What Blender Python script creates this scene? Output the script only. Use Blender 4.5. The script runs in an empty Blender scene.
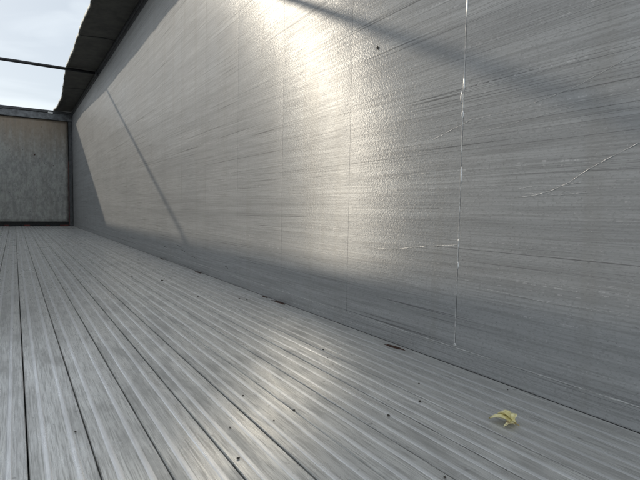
import bpy, bmesh, math, random
from mathutils import Vector, Matrix, noise

random.seed(7)
S = bpy.context.scene
C = S.collection

# ------------------------------------------------------------------ camera
CAM_Z = 0.5
YAW, PITCH, ROLL = math.radians(32.43), math.radians(3.57), math.radians(1.05)
fw = Vector((math.sin(YAW)*math.cos(PITCH), math.cos(YAW)*math.cos(PITCH), -math.sin(PITCH)))
rt = Vector((math.cos(YAW), -math.sin(YAW), 0))
up = rt.cross(fw)
r2 = rt*math.cos(ROLL) + up*math.sin(ROLL)
u2 = up*math.cos(ROLL) - rt*math.sin(ROLL)
cd = bpy.data.cameras.new('camera')
cam = bpy.data.objects.new('camera', cd); C.objects.link(cam)
m3 = Matrix((r2, u2, -fw)).transposed()
cam.matrix_world = Matrix.Translation((0, 0, CAM_Z)) @ m3.to_4x4()
cd.sensor_width = 36; cd.lens = 481/640*36
cd.clip_start = 0.02; cd.clip_end = 500
S.camera = cam

# ------------------------------------------------------------------ sky and sun
SUN = Vector((-2.448, 4.89, 2.495)).normalized()      # towards the sun
el = math.asin(SUN.z); az = math.atan2(SUN.x, SUN.y)
w = bpy.data.worlds.new('World'); S.world = w; w.use_nodes = True
wn = w.node_tree.nodes; wl = w.node_tree.links
bg = wn['Background']; bg.inputs['Strength'].default_value = 0.15
sky = wn.new('ShaderNodeTexSky'); sky.sky_type = 'NISHITA'; sky.sun_disc = False
sky.sun_elevation = el; sky.sun_rotation = az
sky.air_density = 1.0; sky.dust_density = 0.8; sky.ozone_density = 1.0; sky.altitude = 50
tc = wn.new('ShaderNodeTexCoord')
mp = wn.new('ShaderNodeMapping'); mp.inputs['Scale'].default_value = (1.3, 1.3, 5.0)
nz = wn.new('ShaderNodeTexNoise'); nz.inputs['Scale'].default_value = 2.2; nz.inputs['Detail'].default_value = 7
nz.inputs['Distortion'].default_value = 0.6
rp = wn.new('ShaderNodeMapRange'); rp.inputs[1].default_value = 0.40; rp.inputs[2].default_value = 0.62
rp.inputs[3].default_value = 0.55; rp.inputs[4].default_value = 0.98
mx = wn.new('ShaderNodeMix'); mx.data_type = 'RGBA'
mx.inputs[7].default_value = (13.7, 14.8, 15.7, 1)          # thin bright cloud veil
wl.new(tc.outputs['Generated'], mp.inputs[0]); wl.new(mp.outputs[0], nz.inputs['Vector'])
wl.new(nz.outputs['Fac'], rp.inputs[0]); wl.new(rp.outputs[0], mx.inputs[0])
wl.new(sky.outputs[0], mx.inputs[6]); wl.new(mx.outputs[2], bg.inputs['Color'])
sd = bpy.data.lights.new('sun', 'SUN'); sd.energy = 2.15; sd.angle = math.radians(0.9); sd.color = (1.0, 0.89, 0.725)
so = bpy.data.objects.new('sun', sd); C.objects.link(so)
so.rotation_euler = SUN.to_track_quat('Z', 'Y').to_euler(); so.location = (-4, 8, 8)
S.view_settings.view_transform = 'Standard'; S.view_settings.look = 'None'
S.view_settings.exposure = -1.08; S.view_settings.gamma = 1.0; S.view_settings.use_curve_mapping = False
S.render.engine = 'CYCLES'
S.cycles.max_bounces = 6; S.cycles.glossy_bounces = 5; S.cycles.diffuse_bounces = 3
S.cycles.blur_glossy = 0.0
S.cycles.sample_clamp_indirect = 6.0

# ------------------------------------------------------------------ dimensions (metres)
XR, XL = 1.208, -1.272          # inner faces of the side walls
Y0, Y1 = -0.153, 13.10          # rear end, front bulkhead
H = 2.68                        # top of the wall panels
PW = 0.113                      # pitch of the floor planks
XA = 0.0137                     # one of the plank seams

# ------------------------------------------------------------------ node helpers
class NT:
    def __init__(s, name):
        s.m = bpy.data.materials.new(name); s.m.use_nodes = True
        s.n = s.m.node_tree.nodes; s.l = s.m.node_tree.links
        s.b = s.n['Principled BSDF']
        s.pos = s.n.new('ShaderNodeNewGeometry').outputs['Position']
    def lk(s, a, b): s.l.new(a, b)
    def setv(s, sock, v):
        if isinstance(v, (int, float, tuple)): sock.default_value = v
        else: s.l.new(v, sock)
    def scale(s, v, off=(0, 0, 0), src=None):
        q = s.n.new('ShaderNodeMapping'); q.inputs['Scale'].default_value = v; q.inputs['Location'].default_value = off
        s.l.new(src or s.pos, q.inputs[0]); return q.outputs[0]
    def noise(s, vec, sc=1, det=3, rough=.5, dist=0):
        q = s.n.new('ShaderNodeTexNoise'); q.inputs['Scale'].default_value = sc; q.inputs['Detail'].default_value = det
        q.inputs['Roughness'].default_value = rough; q.inputs['Distortion'].default_value = dist
        s.l.new(vec, q.inputs['Vector']); return q.outputs['Fac']
    def math(s, op, a, b=0.0, c=0.0, clamp=False):
        q = s.n.new('ShaderNodeMath'); q.operation = op; q.use_clamp = clamp
        for i, v in enumerate((a, b, c)): s.setv(q.inputs[i], v)
        return q.outputs[0]
    def rng(s, v, a, b, c=0.0, d=1.0, smooth=True):
        q = s.n.new('ShaderNodeMapRange'); q.interpolation_type = 'SMOOTHSTEP' if smooth else 'LINEAR'
        s.l.new(v, q.inputs[0])
        for i, x in enumerate((a, b, c, d)): q.inputs[1+i].default_value = x
        return q.outputs[0]
    def mix(s, f, a, b):
        q = s.n.new('ShaderNodeMix'); q.data_type = 'RGBA'
        s.setv(q.inputs[0], f); s.setv(q.inputs[6], a); s.setv(q.inputs[7], b); return q.outputs[2]
    def bump(s, h, strength, dist, nrm=None):
        q = s.n.new('ShaderNodeBump'); q.inputs['Strength'].default_value = strength; q.inputs['Distance'].default_value = dist
        s.l.new(h, q.inputs['Height'])
        if nrm: s.l.new(nrm, q.inputs['Normal'])
        s.l.new(q.outputs[0], s.b.inputs['Normal']); return q.outputs[0]
    def vec(s, v):
        q = s.n.new('ShaderNodeCombineXYZ')
        for i in range(3): q.inputs[i].default_value = v[i]
        return q.outputs[0]
    def set(s, **k):
        names = dict(color='Base Color', metal='Metallic', rough='Roughness', aniso='Anisotropic', tangent='Tangent')
        for a, v in k.items(): s.setv(s.b.inputs[names[a]], v)

def add_lobe(t, col, normal, fac, rough, metal, aniso, tangent):
    """second, broader reflection mixed with the tight brushed one"""
    b2 = t.n.new('ShaderNodeBsdfPrincipled')
    t.setv(b2.inputs['Base Color'], col); b2.inputs['Roughness'].default_value = rough; b2.inputs['Metallic'].default_value = metal
    b2.inputs['Anisotropic'].default_value = aniso; t.lk(tangent, b2.inputs['Tangent']); t.lk(normal, b2.inputs['Normal'])
    mxs = t.n.new('ShaderNodeMixShader'); t.setv(mxs.inputs[0], fac)
    t.lk(t.b.outputs[0], mxs.inputs[1]); t.lk(b2.outputs[0], mxs.inputs[2])
    out = t.n['Material Output']; t.lk(mxs.outputs[0], out.inputs['Surface'])

def g(v, t=(1, 1, 1)): return (v*t[0], v*t[1], v*t[2], 1)

def mat_wall(name, seed=0.0):
    t = NT(name)
    fine = t.noise(t.scale((1, 3.0, 170), (seed, seed, 0)), 1, 3, .65)                # fine horizontal brushing
    band = t.noise(t.scale((1, .35, 20), (seed, 3+seed, 0)), 1, 4, .65, .3)         # broad rubbed bands
    grain = t.noise(t.scale((210, 115, 205)), 1, 2, .6)                              # pebbled face
    drip = t.noise(t.scale((1, 10, .55), (0, seed, 4)), 1, 4, .6)                   # washed-down grime
    blot = t.noise(t.scale((1, 1.1, 1.6), (2, seed, 0)), 1, 5, .65)
    hn = t.noise(t.scale((1, .14, 70), (seed*2, 7, 0)), 1, 1, .5)
    gate = t.rng(t.noise(t.scale((1, .9, 9), (11, 0, seed)), 1, 3), .42, .56)
    hair = t.math('MULTIPLY', t.rng(t.math('ABSOLUTE', t.math('SUBTRACT', hn, .5)), .0, .018, 1, 0), gate)
    hn2 = t.noise(t.scale((1, .2, 80), (4, 9, seed)), 1, 1, .5)
    brk = t.rng(t.noise(t.scale((1, 45, 20), (1, 3, 3)), 1, 3, .7), .50, .62)
    hair2 = t.math('MULTIPLY', t.rng(t.math('ABSOLUTE', t.math('SUBTRACT', hn2, .5)), .0, .012, 1, 0), brk)
    col = t.mix(t.rng(band, .3, .7), g(.47, (.985, 1, 1.01)), g(.58, (.985, 1, 1.005)))
    col = t.mix(t.math('MULTIPLY', t.rng(fine, .42, .66), .60), col, g(.36))
    col = t.mix(t.math('MULTIPLY', t.rng(grain, .50, .72), .42), col, g(.30))
    col = t.mix(t.math('MULTIPLY', t.rng(drip, .50, .72), .30), col, g(.38, (1.03, 1, .94)))
    col = t.mix(t.math('MULTIPLY', t.rng(blot, .5, .8), .30), col, g(.42))
    col = t.mix(t.math('MULTIPLY', hair, .65), col, g(.12))
    col = t.mix(t.math('MULTIPLY', hair2, .6), col, g(.80))
    pit = t.noise(t.scale((120, 95, 130), (3, 1, 8)), 1, 2, .6)
    col = t.mix(t.math('MULTIPLY', t.rng(pit, .66, .76), .4), col, g(.15))
    col = t.mix(t.math('MULTIPLY', t.rng(pit, .35, .25), .32), col, g(.85))
    tg = t.vec((0, 0, 1))
    t.set(color=col, metal=.94, aniso=1.0, tangent=tg,
          rough=t.math('ADD', t.math('MULTIPLY', fine, .10), t.rng(blot, .3, .7, .28, .34)))
    h = t.math('ADD', t.math('MULTIPLY', grain, .46), t.math('MULTIPLY', fine, .45))
    nb = t.bump(h, .55, .0020)
    add_lobe(t, col, nb, t.rng(blot, .3, .8, .58, .70), .72, .48, .5, tg)
    return t.m

def mat_plain_wall(name):
    t = NT(name)
    fine = t.noise(t.scale((1, 3, 110)), 1, 3, .6)
    t.set(color=t.mix(fine, g(.33), g(.52)), metal=.85, rough=.52, aniso=.7, tangent=t.vec((0, 0, 1)))
    return t.m

def mat_floor(name, worn):
    t = NT(name)
    rnd = t.n.new('ShaderNodeObjectInfo').outputs['Random']
    q = t.n.new('ShaderNodeVectorMath'); q.operation = 'ADD'
    cmb = t.n.new('ShaderNodeCombineXYZ'); t.lk(t.math('MULTIPLY', rnd, 30.0), cmb.inputs[1])
    t.lk(cmb.outputs[0], q.inputs[0]); t.lk(t.pos, q.inputs[1]); P = q.outputs[0]
    fine = t.noise(t.scale((300, 9, 1), src=P), 1, 4, .7)
    band = t.noise(t.scale((75, .45, 1), src=P), 1, 3, .6)
    patch = t.noise(t.scale((9, 2.6, 1), src=P), 1, 6, .65, .4)
    grit = t.noise(t.scale((160, 90, 160), src=P), 1, 3, .6)
    speck = t.rng(t.noise(t.scale((55, 38, 55), src=P), 1, 2, .5), .70, .76)
    cross = t.noise(t.scale((14, 60, 1), src=P), 1, 4, .6, .8)                     # scuffs across the planks
    if worn:
        a, b, c = g(.92), g(.97), g(.70)
    else:
        a, b, c = g(.68, (1, .995, .965)), g(.86, (1, .995, .96)), g(.33, (1, .98, .935))
    col = t.mix(t.rng(band, .3, .7), a, b)
    col = t.mix(t.math('MULTIPLY', t.rng(fine, .42, .66), .70), col, c)
    col = t.mix(t.math('MULTIPLY', t.rng(patch, .46, .66), .6), col, c)
    col = t.mix(t.math('MULTIPLY', t.rng(cross, .58, .72), .5), col, g(.72))
    col = t.mix(t.math('MULTIPLY', speck, .5), col, g(.14, (1, .95, .88)))
    col = t.mix(t.rng(rnd, 0, 1, 0, .16), col, g(.28))
    tg = t.vec((1, 0, 0))
    t.set(color=col, metal=.95, aniso=.95, tangent=tg,
          rough=t.math('ADD', t.math('MULTIPLY', fine, .12), t.rng(patch, .35, .7, .21, .31)))
    h = t.math('ADD', t.math('MULTIPLY', grit, .2), t.math('MULTIPLY', fine, .5))
    nb = t.bump(h, .32, .0018)
    add_lobe(t, col, nb, t.rng(patch, .35, .7, .36, .58) if not worn else .34, .65, .05, .2, tg)
    return t.m

def mat_simple(name, col, rough=.6, metal=0.0, var=.3, sc=25, bump=.3, dist=.002):
    t = NT(name)
    n1 = t.noise(t.scale((sc, sc, sc)), 1, 5, .6)
    dark = tuple(c*(1-var) for c in col[:3])+(1,); lite = tuple(min(1, c*(1+var)) for c in col[:3])+(1,)
    t.set(color=t.mix(t.rng(n1, .3, .7), dark, lite), rough=rough, metal=metal)
    t.bump(n1, bump, dist)
    return t.m

def mat_bulkhead():
    t = NT('bulkhead_sheet')
    st = t.noise(t.scale((9, 1, .9)), 1, 6, .68, .4)
    mot = t.noise(t.scale((16, 16, 9)), 1, 5, .7)
    speck = t.rng(t.noise(t.scale((30, 30, 14), (3, 0, 0)), 1, 3), .66, .74)
    sep = t.n.new('ShaderNodeSeparateXYZ'); t.lk(t.pos, sep.inputs[0])
    hi = t.rng(t.math('ADD', sep.outputs[2], t.math('MULTIPLY', st, 1.2)), 2.0, 3.2)   # browner towards the top, broken up by noise
    col = t.mix(t.rng(mot, .3, .7), g(.22, (1, 1, .95)), g(.40, (1, 1, .93)))
    col = t.mix(t.math('MULTIPLY', hi, .75), col, (.25, .175, .105, 1))
    col = t.mix(t.math('MULTIPLY', t.rng(st, .5, .7), .5), col, g(.20, (1, .95, .86)))
    col = t.mix(speck, col, g(.09, (1, .88, .8)))
    t.set(color=col, metal=.3, rough=t.rng(mot, .3, .7, .45, .62))
    t.bump(mot, .4, .003)
    return t.m

M = {}
M['wall'] = mat_wall('brushed_aluminium_wall')
M['plain_wall'] = mat_plain_wall('opposite_wall_aluminium')
M['floor'] = mat_floor('aluminium_plank', False)
M['rib'] = mat_floor('worn_rib', True)
M['bead'] = mat_simple('weld_metal', (.55, .55, .54, 1), .55, .7, .25, 90, .5, .002)
M['bright'] = mat_simple('bright_scratch', (.80, .80, .79, 1), .35, .85, .15, 120, .4, .001)
M['dark'] = mat_simple('dark_rail_paint', (.055, .057, .06, 1), .55, 0, .35, 20)
M['gap'] = mat_simple('dark_underfloor', (.03, .03, .03, 1), .9, 0, .4, 30)  # near-black, seen through gaps and below the bulkhead sheet
M['backing'] = mat_simple('panel_backing', (.12, .12, .12, 1), .8, .2, .3, 30)
M['bar'] = mat_simple('black_bar', (.025, .025, .026, 1), .45, .3, .3, 30)
M['bulk'] = mat_bulkhead()
M['rail'] = mat_simple('grey_front_rail', (.14, .145, .15, 1), .5, .5, .35, 14)
M['red'] = mat_simple('red_primer', (.10, .022, .018, 1), .65, 0, .6, 16)
M['tarp'] = mat_simple('shaded_tarpaulin', (.045, .043, .034, 1), .62, 0, .4, 9, .5, .004)  # shade of the underside put into the colour
M['sunlit_rim'] = mat_simple('sunlit_tarpaulin_rim', (.55, .53, .46, 1), .6, 0, .25, 14, .5, .003)  # sunlit edge of the tarpaulin put into this strip's colour
M['rust'] = mat_simple('rust', (.060, .026, .016, 1), .85, 0, .6, 120, .8, .002)
M['crumb'] = mat_simple('dirt', (.060, .052, .042, 1), .95, 0, .5, 300, .8, .002)
M['leaf_stalk'] = mat_simple('leaf_stalk', (.40, .30, .12, 1), .6, 0, .3, 200, .4, .001)

def mat_leaf():
    t = NT('yellow_leaf')
    n1 = t.noise(t.scale((90, 90, 90)), 1, 4, .6)
    n2 = t.noise(t.scale((35, 35, 35), (3, 1, 2)), 1, 3, .6)
    col = t.mix(t.rng(n1, .35, .65), (.68, .60, .26, 1), (.88, .82, .50, 1))
    col = t.mix(t.rng(n2, .56, .70), col, (.24, .13, .05, 1))
    t.set(color=col, rough=.55)
    t.b.inputs['Subsurface Weight'].default_value = .0
    t.bump(n1, .5, .001)
    return t.m
M['leaf'] = mat_leaf()

# ------------------------------------------------------------------ object helpers
def link(name, me, mat, parent=None):
    o = bpy.data.objects.new(name, me); C.objects.link(o)
    for x in (mat if isinstance(mat, (list, tuple)) else [mat]):
        if x is not None and len(me.materials) < (len(mat) if isinstance(mat, (list, tuple)) else 1): me.materials.append(M[x])
    if parent: o.parent = parent
    return o

def from_bm(name, bm, mat, parent=None, smooth=False):
    bmesh.ops.recalc_face_normals(bm, faces=bm.faces)
    me = bpy.data.meshes.new(name); bm.to_mesh(me); bm.free()
    if smooth:
        for p in me.polygons: p.use_smooth = True
    return link(name, me, mat, parent)

def box_bm(x0, x1, y0, y1, z0, z1, bev=0.0):
    bm = bmesh.new(); bmesh.ops.create_cube(bm, size=1)
    for v in bm.verts:
        v.co = Vector((x0 if v.co.x < 0 else x1, y0 if v.co.y < 0 else y1, z0 if v.co.z < 0 else z1))
    if bev: bmesh.ops.bevel(bm, geom=list(bm.edges), offset=bev, segments=2, affect='EDGES', profile=.5)
    return bm

def box(name, x0, x1, y0, y1, z0, z1, mat, parent=None, bev=0.0):
    return from_bm(name, box_bm(x0, x1, y0, y1, z0, z1, bev), mat, parent)

def tube_bm(pts, rads, seg=8, sq=(1, 1)):
    bm = bmesh.new(); rings = []
    n = len(pts); pts = [Vector(p) for p in pts]
    for i, p in enumerate(pts):
        d = (pts[min(i+1, n-1)]-pts[max(i-1, 0)]).normalized()
        a = Vector((1, 0, 0)) if abs(d.x) < .9 else Vector((0, 0, 1))
        a = (a-d*a.dot(d)).normalized(); b = d.cross(a)
        rings.append([bm.verts.new(p+rads[i]*(a*math.cos(k*2*math.pi/seg)*sq[0]+b*math.sin(k*2*math.pi/seg)*sq[1])) for k in range(seg)])
    for i in range(n-1):
        for k in range(seg):
            bm.faces.new((rings[i][k], rings[i][(k+1) % seg], rings[i+1][(k+1) % seg], rings[i+1][k]))
    bm.faces.new(rings[0][::-1]); bm.faces.new(rings[-1])
    return bm

def tag(o, label=None, cat=None, group=None, kind=None):
    if label: o['label'] = label
    if cat: o['category'] = cat
    if group: o['group'] = group
    if kind: o['kind'] = kind
    return o

def empty(name, loc=(0, 0, 0)):
    o = bpy.data.objects.new(name, None); C.objects.link(o); o.location = loc; return o

# ------------------------------------------------------------------ floor
floor = box('floor', XL-.03, XR+.03, Y0, Y1+.05, -.075, -.030, 'gap')
tag(floor, kind='structure')

def plank_mesh(name, wid, ribs, rw=.0036, rh=.0009):
    """extruded profile with worn ribs; returns mesh centred on x = 0, top at z = 0"""
    hw = wid/2
    prof = [(-hw, -.024, 0), (-hw, -.0018, 0), (-hw+.0016, 0, 0)]
    for r in ribs:
        prof += [(r-rw-.0022, 0, 1), (r-rw, rh*.8, 1), (r-rw*.4, rh, 1), (r+rw*.4, rh, 1), (r+rw, rh*.8, 1), (r+rw+.0022, 0, 0)]
    prof += [(hw-.0016, 0, 0), (hw, -.0018, 0), (hw, -.024, 0)]
    ys = [Y0+(Y1+.0-Y0)*(k/12)**1.0 for k in range(13)]
    vs, fs, mi = [], [], []
    for y in ys:
        for (x, z, _) in prof: vs.append((x, y, z))
    n = len(prof)
    for j in range(len(ys)-1):
        for i in range(n-1):
            fs.append((j*n+i, j*n+i+1, (j+1)*n+i+1, (j+1)*n+i))
            mi.append(1 if (prof[i][2] and prof[i+1][2]) or (prof[i][2]) else 0)
        fs.append((j*n+n-1, j*n, (j+1)*n, (j+1)*n+n-1)); mi.append(0)
    fs.append(tuple(range(n))); mi.append(0)
    fs.append(tuple((len(ys)-1)*n+i for i in range(n))[::-1]); mi.append(0)
    me = bpy.data.meshes.new(name); me.from_pydata(vs, [], fs)
    for p, k in zip(me.polygons, mi): p.material_index = k
    bm = bmesh.new(); bm.from_mesh(me); bmesh.ops.recalc_face_normals(bm, faces=bm.faces); bm.to_mesh(me); bm.free()
    return me

GAP = .0031
pm = plank_mesh('plank', PW-GAP, (-.0252, .0245))
pm.materials.append(M['floor']); pm.materials.append(M['rib'])
for k in range(-9, 8):
    o = bpy.data.objects.new('plank', pm); C.objects.link(o); o.parent = floor
    o.location = (XA+(k+.5)*PW, 0, random.uniform(-.0012, .0008))
for s, (xa, xb) in ((1, (XA+8*PW, XR)), (-1, (XL, XA-9*PW))):
    wd = xb-xa-GAP-.001
    em = plank_mesh('edge_board', wd, (-.115, -.068, -.022, .03, .075), .0030, .0003)
    em.materials.append(M['floor']); em.materials.append(M['rib'])
    o = bpy.data.objects.new('edge_board', em); C.objects.link(o); o.parent = floor
    o.location = ((xa+xb)/2-.0005*s, 0, .0004)

# ------------------------------------------------------------------ side walls
JY = 1.067
JOINTS = [JY+.61*k for k in range(-2, 20)]        # -0.153 ... 12.66
def wall_panel_mesh(y0, y1, z0, z1, seed):
    """a sheet 22 mm thick, its face (x = 0 plane, looking to -x) slightly bowed and dented"""
    ny, nz_ = 16, 30
    bm = bmesh.new(); grid = []
    for j in range(nz_+1):
        row = []
        for i in range(ny+1):
            u = i/ny; v = j/nz_; y = y0+(y1-y0)*u; z = z0+(z1-z0)*v
            bow = -.00018*(1-(2*u-1)**2)
            dent = .0003*noise.noise(Vector((y*2.3, z*1.4, seed))) + .00012*noise.noise(Vector((y*7, z*3, seed+9)))
            edge = min(1, min(i, ny-i)/2)*min(1, min(j, nz_-j)/2)
            d = bow+dent*edge
            if i in (0, ny) or j in (0, nz_): d = .0001
            row.append(bm.verts.new((d, y, z)))
        grid.append(row)
    for j in range(nz_):
        for i in range(ny):
            bm.faces.new((grid[j][i], grid[j][i+1], grid[j+1][i+1], grid[j+1][i]))
    bd = [e for e in bm.edges if e.is_boundary]
    r = bmesh.ops.extrude_edge_only(bm, edges=bd)
    for v in [x for x in r['geom'] if isinstance(x, bmesh.types.BMVert)]: v.co.x = .022
    bmesh.ops.recalc_face_normals(bm, faces=bm.faces)
    me = bpy.data.meshes.new('panel'); bm.to_mesh(me); bm.free()
    for p in me.polygons: p.use_smooth = True
    return me

def side_wall(side):
    X = XR if side > 0 else XL
    root = empty('side_wall', (X, 0, 0))
    ys = JOINTS+[Y1+.02]
    for i in range(len(ys)-1):
        g0 = .0012 if abs(ys[i]-JY) < .1 else .0007; g1 = .0012 if abs(ys[i+1]-JY) < .1 else .0007
        me = wall_panel_mesh(ys[i]+g0, ys[i+1]-g1, .060, H, i*3.7+(50 if side < 0 else 0))
        if side < 0:
            for v in me.vertices: v.co.x *= -1
            me.flip_normals()
        me.set_sharp_from_angle(angle=math.radians(40))
        link('panel', me, 'wall' if side > 0 else 'plain_wall', root)
    a, b = (.0, .024) if side > 0 else (-.024, .0)
    off = (-.0012, .022) if side > 0 else (-.022, .0012)
    ks = box('kick_strip', off[0], off[1], Y0, Y1, .001, .0575, 'wall', root)
    bk = (.023, .05) if side > 0 else (-.05, -.023)
    box('backing', bk[0], bk[1], Y0, Y1+.02, -.03, H, 'backing', root)
    rl = (-.026, .055) if side > 0 else (-.055, .026)
    if side > 0:
        box('top_rail', rl[0], rl[1], Y0, Y1+.06, H+.001, H+.045, 'dark', root, .004)
    else:                                             # unseen opposite rail; extra height towards the rear is added to raise its shadow
        bm = bmesh.new(); prev = None
        for i in range(41):
            y = Y0+(Y1+.06-Y0)*i/40; lift = .048*min(1, max(0, (8.6-y)/3.4))
            a4 = [bm.verts.new(q) for q in ((rl[0], y, H+.001), (rl[1], y, H+.001), (rl[1], y, H+.045+lift), (rl[0], y, H+.045+lift))]
            if prev:
                for k in range(4): bm.faces.new((prev[k], prev[(k+1) % 4], a4[(k+1) % 4], a4[k]))
            else: bm.faces.new(a4)
            prev = a4
        bm.faces.new(prev[::-1]); from_bm('top_rail', bm, 'dark', root)
    lp = (-.012, .02) if side > 0 else (-.02, .012)
    box('rail_lip', lp[0], lp[1], Y0, Y1-.01, H-.045, H-.001, 'dark', root, .003)
    root_kick[side] = ks
    return root

root_kick = {}
wr = side_wall(1)
tag(wr, 'scratched bare aluminium side wall in sunlight with a vertical weld seam', 'wall')
wlft = side_wall(-1)
tag(wlft, 'opposite aluminium side wall that shades the trailer floor', 'wall')

# weld seam, its blobs and the lumpy seam over the kick strip (parts of the sunlit wall; local x = 0 is the wall face)
def bead(name, pts, r0, var, mat, parent, sq=(1, 1), seg=6):
    rads = [max(.0001, r0*(1+var*noise.noise(Vector((i*.63, r0*999, len(pts)*.1))))) for i in range(len(pts))]
    return from_bm(name, tube_bm(pts, rads, seg, sq), mat, parent, True)

weld = bead('weld_seam', [(.0006, JY+.0022+.0010*noise.noise(Vector((z*3, 0, 0))), z) for z in [.066+.012*i for i in range(217)]], .0021, 1.0, 'bead', wr, (.7, 1))
def blob(y, z, ly, lz, th=.002):
    bm = bmesh.new(); bmesh.ops.create_icosphere(bm, subdivisions=2, radius=1)
    for v in bm.verts:
        ly *= .996; k = 1+.25*noise.noise(v.co*1.7+Vector((y*40, z*40, 0)))
        v.co = Vector((v.co.x*th*k, v.co.y*ly*k+y, v.co.z*lz*k+z))
    return from_bm('weld_blob', bm, 'bright', weld, True)
for y, z, a, b in ((JY+.002, .905, .004, .030), (JY+.010, .865, .006, .020), (JY+.003, .812, .0045, .014), (JY, .62, .003, .03),
                   (JY+.001, .40, .004, .016), (JY, .33, .0035, .012), (JY+.001, .068, .007, .006), (JY, 1.15, .003, .04)):
    blob(y, z, a, b)
bead('kick_seam', [(.0002, y, .0590+.0014*noise.noise(Vector((y*9, 2, 0)))) for y in [Y0+.01+.02*i for i in range(300)]], .0017, 1.3, 'bead', root_kick[1], (.8, 1))

def scratch(pts, r, mat='bright', n=40, jit=.0015, var=1.6):
    if mat == 'bright': r *= .36; n *= 2
    """a raised burr along a polyline given as (y, z) on the wall"""
    out = []
    for i in range(n):
        t = i/(n-1)*(len(pts)-1); k = min(int(t), len(pts)-2); f = t-k
        y = pts[k][0]*(1-f)+pts[k+1][0]*f; z = pts[k][1]*(1-f)+pts[k+1][1]*f
        out.append((-.0010, y, z+jit*noise.noise(Vector((y*30, z*20, r*1e4)))))
    return bead('scratch', out, r, var, mat, wr, (.8, 1), 5)
scratch([(.86, .545), (.80, .551), (.758, .562), (.707, .584), (.658, .616), (.601, .643), (.548, .668), (.50, .685)], .0015)
scratch([(.86, .570), (.80, .577), (.74, .575), (.68, .581)], .0009)
scratch([(.839, .555), (.79, .556), (.733, .550), (.66, .556)], .0010)
scratch([(1.20, .745), (1.10, .772), (1.036, .789), (.95, .792), (.848, .800), (.77, .812), (.694, .828), (.60, .86), (.52, .89)], .0010, n=90)
scratch([(1.0, .745), (.85, .762), (.70, .775)], .0007, n=60)
scratch([(1.50, .352), (1.373, .357), (1.22, .380), (1.069, .395)], .0012, n=60)
scratch([(1.9, .60), (1.5, .62), (1.2, .635)], .0007, n=60)
scratch([(.95, .27), (.75, .262), (.55, .270)], .0008, n=50)

# small dent with a dark hole, and black rubber marks low on the wall
bm = bmesh.new(); bmesh.ops.create_cone(bm, segments=10, radius1=.006, radius2=.003, depth=.004, cap_ends=True)
for v in bm.verts: v.co = Vector((-.0022+v.co.z*.4, 1.505+v.co.x, 1.134+v.co.y*1.3))
from_bm('rivet_hole', bm, 'crumb', wr)
for (y, z, l) in ((3.95, .13, .16), (3.70, .10, .13), (4.15, .16, .08), (3.05, .10, .05), (4.6, .12, .1)):
    scratch([(y+l, z+.006), (y, z-.004)], .0022, 'crumb', 14, .004)

# ------------------------------------------------------------------ front bulkhead
bh = empty('front_bulkhead', (0, Y1, 0))
tag(bh, 'stained grey front bulkhead closing the far end of the trailer', 'bulkhead')
def bbox(name, x0, x1, y0, y1, z0, z1, mat, bev=.002, parent=bh):
    return box(name, x0, x1, y0, y1, z0, z1, mat, parent, bev)
# sheet with shallow buckles
bm = bmesh.new(); bmesh.ops.create_grid(bm, x_segments=30, y_segments=30, size=1)
for v in bm.verts:
    x = (XL+.095)+(XR-.096-XL-.095)*(v.co.x+1)/2; z = .105+(2.495-.105)*(v.co.y+1)/2
    v.co = Vector((x, .006*noise.noise(Vector((x*2, z*2, 3))), z))
r = bmesh.ops.extrude_face_region(bm, geom=bm.faces[:])
for v in [q for q in r['geom'] if isinstance(q, bmesh.types.BMVert)]: v.co.y += .03
from_bm('sheet', bm, 'bulk', bh, True)
frail = bbox('top_rail', XL+.002, XR-.002, -.05, .06, 2.50, 2.655, 'rail', .006)
bbox('rail_cap', XL+.03, XR-.03, -.075, .07, 2.656, 2.712, 'dark', .006)
for s in (0, 1):
    xa = XR-.083 if s else XL+.012
    p = bbox('corner_post', xa, xa+.07, -.03, .05, .012, 2.495, 'dark', .004)
    bbox('primer_edge', xa-.012 if s else xa+.071, xa-.001 if s else xa+.082, -.034, .0, .03, 1.55, 'red', .002, p)
bbox('light_leak_plate', XL-.02, XR+.02, .062, .09, -.075, 2.64, 'gap', .002)  # added behind the bulkhead to stop light leaking through its gaps
bbox('bottom_sill', XL+.09, XR-.09, .035, .05, .004, .102, 'gap', .002)
for xa, xb, zz in ((.18, .30, .03), (.62, .70, .022), (.92, 1.10, .03), (-.20, -.12, .03)):
    bbox('primer_patch', xa, xb, -.025, .011, .004, zz, 'red', .003)
bbox('rail_block', .70, .80, -.085, -.076, 2.635, 2.672, 'bead', .002, frail)  # added pale block standing for the tarpaulin's end
bbox('rail_block', -.30, -.20, -.095, -.076, 2.635, 2.678, 'dark', .002, frail)
for s in (0, 1):
    xa = XR-.075 if s else XL+.0125
    bbox('light_leak_filler', xa, xa+.0625, -.088, -.0515, 2.55, 2.679, 'dark', .002, frail)  # added fillers that close a light leak at the rail corners
for x, z in ((.80, 1.43), (.42, 1.66)):
    bm = bmesh.new(); bmesh.ops.create_icosphere(bm, subdivisions=1, radius=.014)
    for v in bm.verts: v.co = Vector((v.co.x*1.2+x, v.co.y*.3-.008, v.co.z+z))
    from_bm('bolt', bm, 'rust', bh, True)

# ------------------------------------------------------------------ cross bars under the open roof
def crossbar(y, label):
    root = empty('roof_bar', (0, y, 2.677))
    bm = tube_bm([(XL+.02, 0, 0), (XR-.022, 0, 0)], [.024, .024], 16)
    from_bm('bar', bm, 'bar', root, True)
    for s in (-1, 1):
        xe = XR-.05 if s > 0 else XL+.022
        box('end_bracket', xe, xe+.028, -.045, .045, -.05, .028, 'dark', root, .004)
    return tag(root, label, 'roof bar', 'bars across the open roof')
crossbar(8.81, 'thin black bar crossing the open roof against the pale sky')
crossbar(4.39, 'black roof bar just above view casting the broad shadow on the wall')

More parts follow.
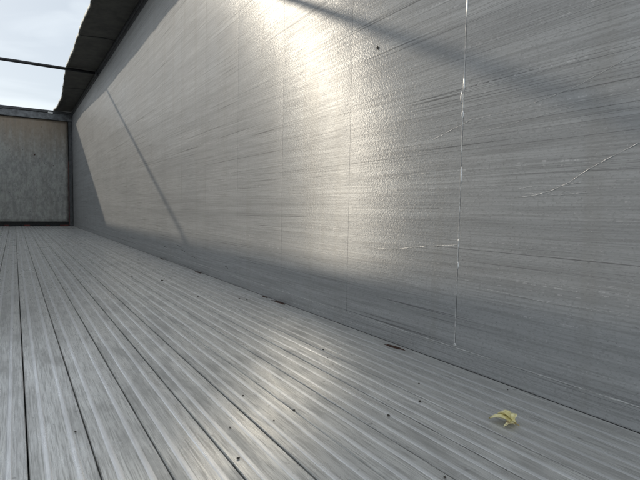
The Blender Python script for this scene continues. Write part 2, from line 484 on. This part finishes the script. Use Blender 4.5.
# ------------------------------------------------------------------ tarpaulin gathered along the top of the sunlit wall
tp = empty('gathered_tarpaulin', (XR, 0, H+.046))
tag(tp, 'shade-dark roof tarpaulin gathered along the top of the sunlit wall', 'tarpaulin')
def inner_edge(y):
    base = .455
    if y > 9: base = .455-.12*min(1, (y-9)/2.6)
    if y > 12.2: base += .05*(y-12.2)
    return base + .020*noise.noise(Vector((y*1.7, 0, 1))) + .010*noise.noise(Vector((y*5.5, 4, 1)))
def tarp_sec(y):
    e = inner_edge(y); s = lambda k, a: a*noise.noise(Vector((y*2.2, k*1.9, 7)))
    zl = -.012 + .008*noise.noise(Vector((y*1.3, 9, 2)))
    return [(.05, .002), (-.02, .002), (-.10, .004+s(1, .006)), (-.20, .002+s(2, .012)), (-.31, -.002+s(3, .012)), (-e+.045, zl+.002+s(4, .006)), (-e+.012, zl),
            (-e, zl+.016), (-e+.012, zl+.045), (-e+.07, .085+s(6, .02)), (-.22, .13+s(7, .03)), (-.06, .14+s(8, .03)), (.05, .09+s(9, .02))]
ys = [Y0+(Y1+.07-Y0)*i/220 for i in range(221)]
bm = bmesh.new(); rings = [[bm.verts.new((x, y, z)) for x, z in tarp_sec(y)] for y in ys]
for i in range(len(ys)-1):
    n = len(rings[0])
    for k in range(n):
        bm.faces.new((rings[i][k], rings[i][(k+1) % n], rings[i+1][(k+1) % n], rings[i+1][k]))
bm.faces.new(rings[0]); bm.faces.new(rings[-1][::-1])
sheet = from_bm('folded_sheet', bm, 'tarp', tp, True)
# pale strip painted as the sunlit rim of the inner fold
bm = bmesh.new(); prev = None
for y in ys:
    e = inner_edge(y); zl = -.012 + .008*noise.noise(Vector((y*1.3, 9, 2))); wd = .045+.014*noise.noise(Vector((y*4, 2, 2)))
    a = [bm.verts.new(q) for q in ((-e-.002, y, zl+.010), (-e-.008, y, zl+.012), (-e-.004, y, zl+.012+wd), (-e+.010, y, zl+.014+wd))]
    if prev:
        for k in range(4): bm.faces.new((prev[k], prev[(k+1) % 4], a[(k+1) % 4], a[k]))
    else: bm.faces.new(a)
    prev = a
bm.faces.new(prev[::-1])
from_bm('sunlit_rim', bm, 'sunlit_rim', sheet, True)
for y in (2.2, 5.2, 7.1, 10.4):
    pts = [(x-.0, y+.01*math.sin(x*9), z-.004) for x, z in tarp_sec(y)[1:7]] + [(-inner_edge(y)-.012, y, .0), (-inner_edge(y)-.002, y, .05), (-.3, y, .12)]
    from_bm('strap', tube_bm(pts, [.0035]*len(pts), 6), 'bar', sheet)

# ------------------------------------------------------------------ loose things on the floor
def flake(x, y, ln, wd, label, rz=0.0):
    bm = bmesh.new(); top = []; bot = []
    n = 18
    for k in range(n):
        a = 2*math.pi*k/n; rr = 1+.75*noise.noise(Vector((math.cos(a)*1.5+x*9, math.sin(a)*3.5+y*9, 0)))
        px, py = math.cos(a)*wd/2*rr, math.sin(a)*ln/2*rr
        top.append(bm.verts.new((px*.8, py*.92, .0016+.0010*noise.noise(Vector((px*200, py*60, 1)))))); bot.append(bm.verts.new((px, py, .0)))
    c = bm.verts.new((0, 0, .0018))
    for k in range(n):
        bm.faces.new((bot[k], bot[(k+1) % n], top[(k+1) % n], top[k])); bm.faces.new((top[k], top[(k+1) % n], c))
    bm.faces.new(bot[::-1])
    o = from_bm('rust_flake', bm, 'rust', None)
    o.location = (x, y, .0012); o.rotation_euler.z = rz
    tag(o, label, 'rust flake', 'rust flakes along the foot of the wall'); return o
flake(1.172, 1.322, .095, .020, 'long rust brown flake by the wall foot, nearest the weld seam', .12)
flake(1.190, 2.270, .13, .020, 'dark rust flake at the wall foot in the middle of its length', .05)
flake(1.192, 2.45, .06, .014, 'short rust flake just beyond the middle one at the wall foot', .0)
flake(1.190, 3.62, .14, .018, 'far thin rust flake at the wall foot below the bar shadow', .0)
flake(1.192, 4.7, .14, .016, 'farthest rust flake along the foot of the sunlit wall', .0)

def crumb_mesh(i):
    bm = bmesh.new(); bmesh.ops.create_icosphere(bm, subdivisions=2, radius=1)
    for v in bm.verts:
        v.co *= 1+.45*noise.noise(v.co*1.3+Vector((i*7.1, 0, 0)))
        v.co.z = max(v.co.z*.55, -.38)
    me = bpy.data.meshes.new('dirt_crumb'); bm.to_mesh(me); bm.free(); me.materials.append(M['crumb']); return me
cms = [crumb_mesh(i) for i in range(4)]
special = {(.836, 3.303): 'largest dark crumb on the far floor, below the end of the bar shadow',
           (.764, .875): 'double dark crumb on a plank left of the yellow leaf',
           (.893, .900): 'dark crumb on the edge of the floor between leaf and glint',
           (.924, 1.42): 'brown crumb at the upper edge of the warm floor glint',
           (.105, 1.159): 'single black crumb on the left planks beside a worn rib',
           (1.172, .838): 'crumb against the wall foot behind the yellow leaf',
           (.861, 2.621): 'lone small crumb on the far floor near the middle of the planks',
           (.697, 3.581): 'farthest dark crumb on the floor, left of the largest one',
           (1.043, 2.462): 'larger of two crumbs side by side below the far rust flake',
           (1.068, 2.416): 'smaller of two crumbs side by side below the far rust flake',
           (.872, 3.384): 'small crumb touching the largest dark crumb on the far floor',
           (.985, .999): 'small crumb on the edge board between rust flake and yellow leaf',
           (.676, .610): 'nearest dark crumb at the bottom edge of the view'}
spots = [(.836, 3.303, .013), (.872, 3.384, .008), (.861, 2.621, .007), (1.043, 2.462, .008), (1.068, 2.416, .006), (.697, 3.581, .008), (.924, 1.42, .006),
         (.887, 1.334, .004), (.764, .875, .0065), (.893, .900, .0065), (.507, 1.167, .004), (.509, .99, .0035), (.578, 1.016, .005), (.369, .871, .005), (.406, 1.007, .004),
         (.985, .999, .004), (1.172, .838, .004), (.676, .61, .005), (.105, 1.159, .0035)]
for i, (x, y, r) in enumerate(spots):
    r *= .55
    o = bpy.data.objects.new('dirt_crumb', cms[i % 4]); C.objects.link(o)
    o.location = (x, y, .0008+r*.38); o.scale = (r, r*random.uniform(1, 1.5), r); o.rotation_euler.z = random.uniform(0, 6)
    tag(o, special.get((x, y), 'tiny dark dirt crumb scattered on the aluminium floor planks'), 'crumb', 'dirt crumbs on the floor')

# crumpled yellow leaf
lf = empty('yellow_leaf', (.975, .70, .0015)); lf.scale = (.86, .86, .86)
tag(lf, 'crumpled yellow leaf lying on the floor planks near the wall', 'leaf')
def lobe(name, base, tip, wid, arch, fold, seed, twist=0.0, tipz=.0):
    base = Vector(base); tip = Vector(tip); d = tip-base; L = d.length; d.normalize(); s = Vector((-d.y, d.x, 0)).normalized()
    bm = bmesh.new(); rows = []; nu, nv = 12, 8
    for i in range(nu+1):
        t = i/nu; half = wid/2*(math.sin(math.pi*min(1, t*.93+.07))**.75)*(1+.18*noise.noise(Vector((t*5, seed, 0))))
        row = []
        for j in range(nv+1):
            v = j/nv*2-1
            p = base.lerp(tip, t)+s*(v*half)
            z = arch*math.sin(math.pi*t)+fold*abs(v)*half/(wid/2)+twist*v*half+.003*noise.noise(Vector((t*6, v*2.5, seed)))
            row.append(bm.verts.new((p.x, p.y, max(.0006, p.z+z))))
        rows.append(row)
    for i in range(nu):
        for j in range(nv): bm.faces.new((rows[i][j], rows[i][j+1], rows[i+1][j+1], rows[i+1][j]))
    bmesh.ops.remove_doubles(bm, verts=bm.verts, dist=.00005)
    bmesh.ops.recalc_face_normals(bm, faces=bm.faces)
    bmesh.ops.solidify(bm, geom=bm.faces[:], thickness=.0006)
    return from_bm(name, bm, 'leaf', lf, True)
# camera right on the floor ~ (0.84, -0.54); away ~ (0.53, 0.84)
R_ = Vector((.845, -.535, 0)); F_ = Vector((.535, .845, 0))
def lp(a, b, z=.002): return tuple(R_*a+F_*b+Vector((0, 0, z)))
lobe('leaf_lobe', lp(.020, -.006, .004), lp(-.040, .016, .008), .024, .008, .008, 1.0)
lobe('leaf_lobe', lp(.026, -.004, .004), lp(-.012, .034, .010), .026, .011, .010, 3.0)
lobe('leaf_lobe', lp(.030, .0, .004), lp(.006, .036, .016), .022, .010, -.006, 5.0)
lobe('leaf_lobe', lp(.022, -.010, .003), lp(-.014, -.026, .002), .012, .006, .004, 7.0)
lobe('leaf_lobe', lp(.018, -.004, .006), lp(.034, .014, .020), .016, .006, .006, 9.0)
pts = [lp(.024+.002*k, -.004-.0035*k, .005-.0005*k) for k in range(5)]
from_bm('leaf_stalk', tube_bm(pts, [.0022, .0018, .0015, .0013, .0016], 6), 'leaf_stalk', lf, True)
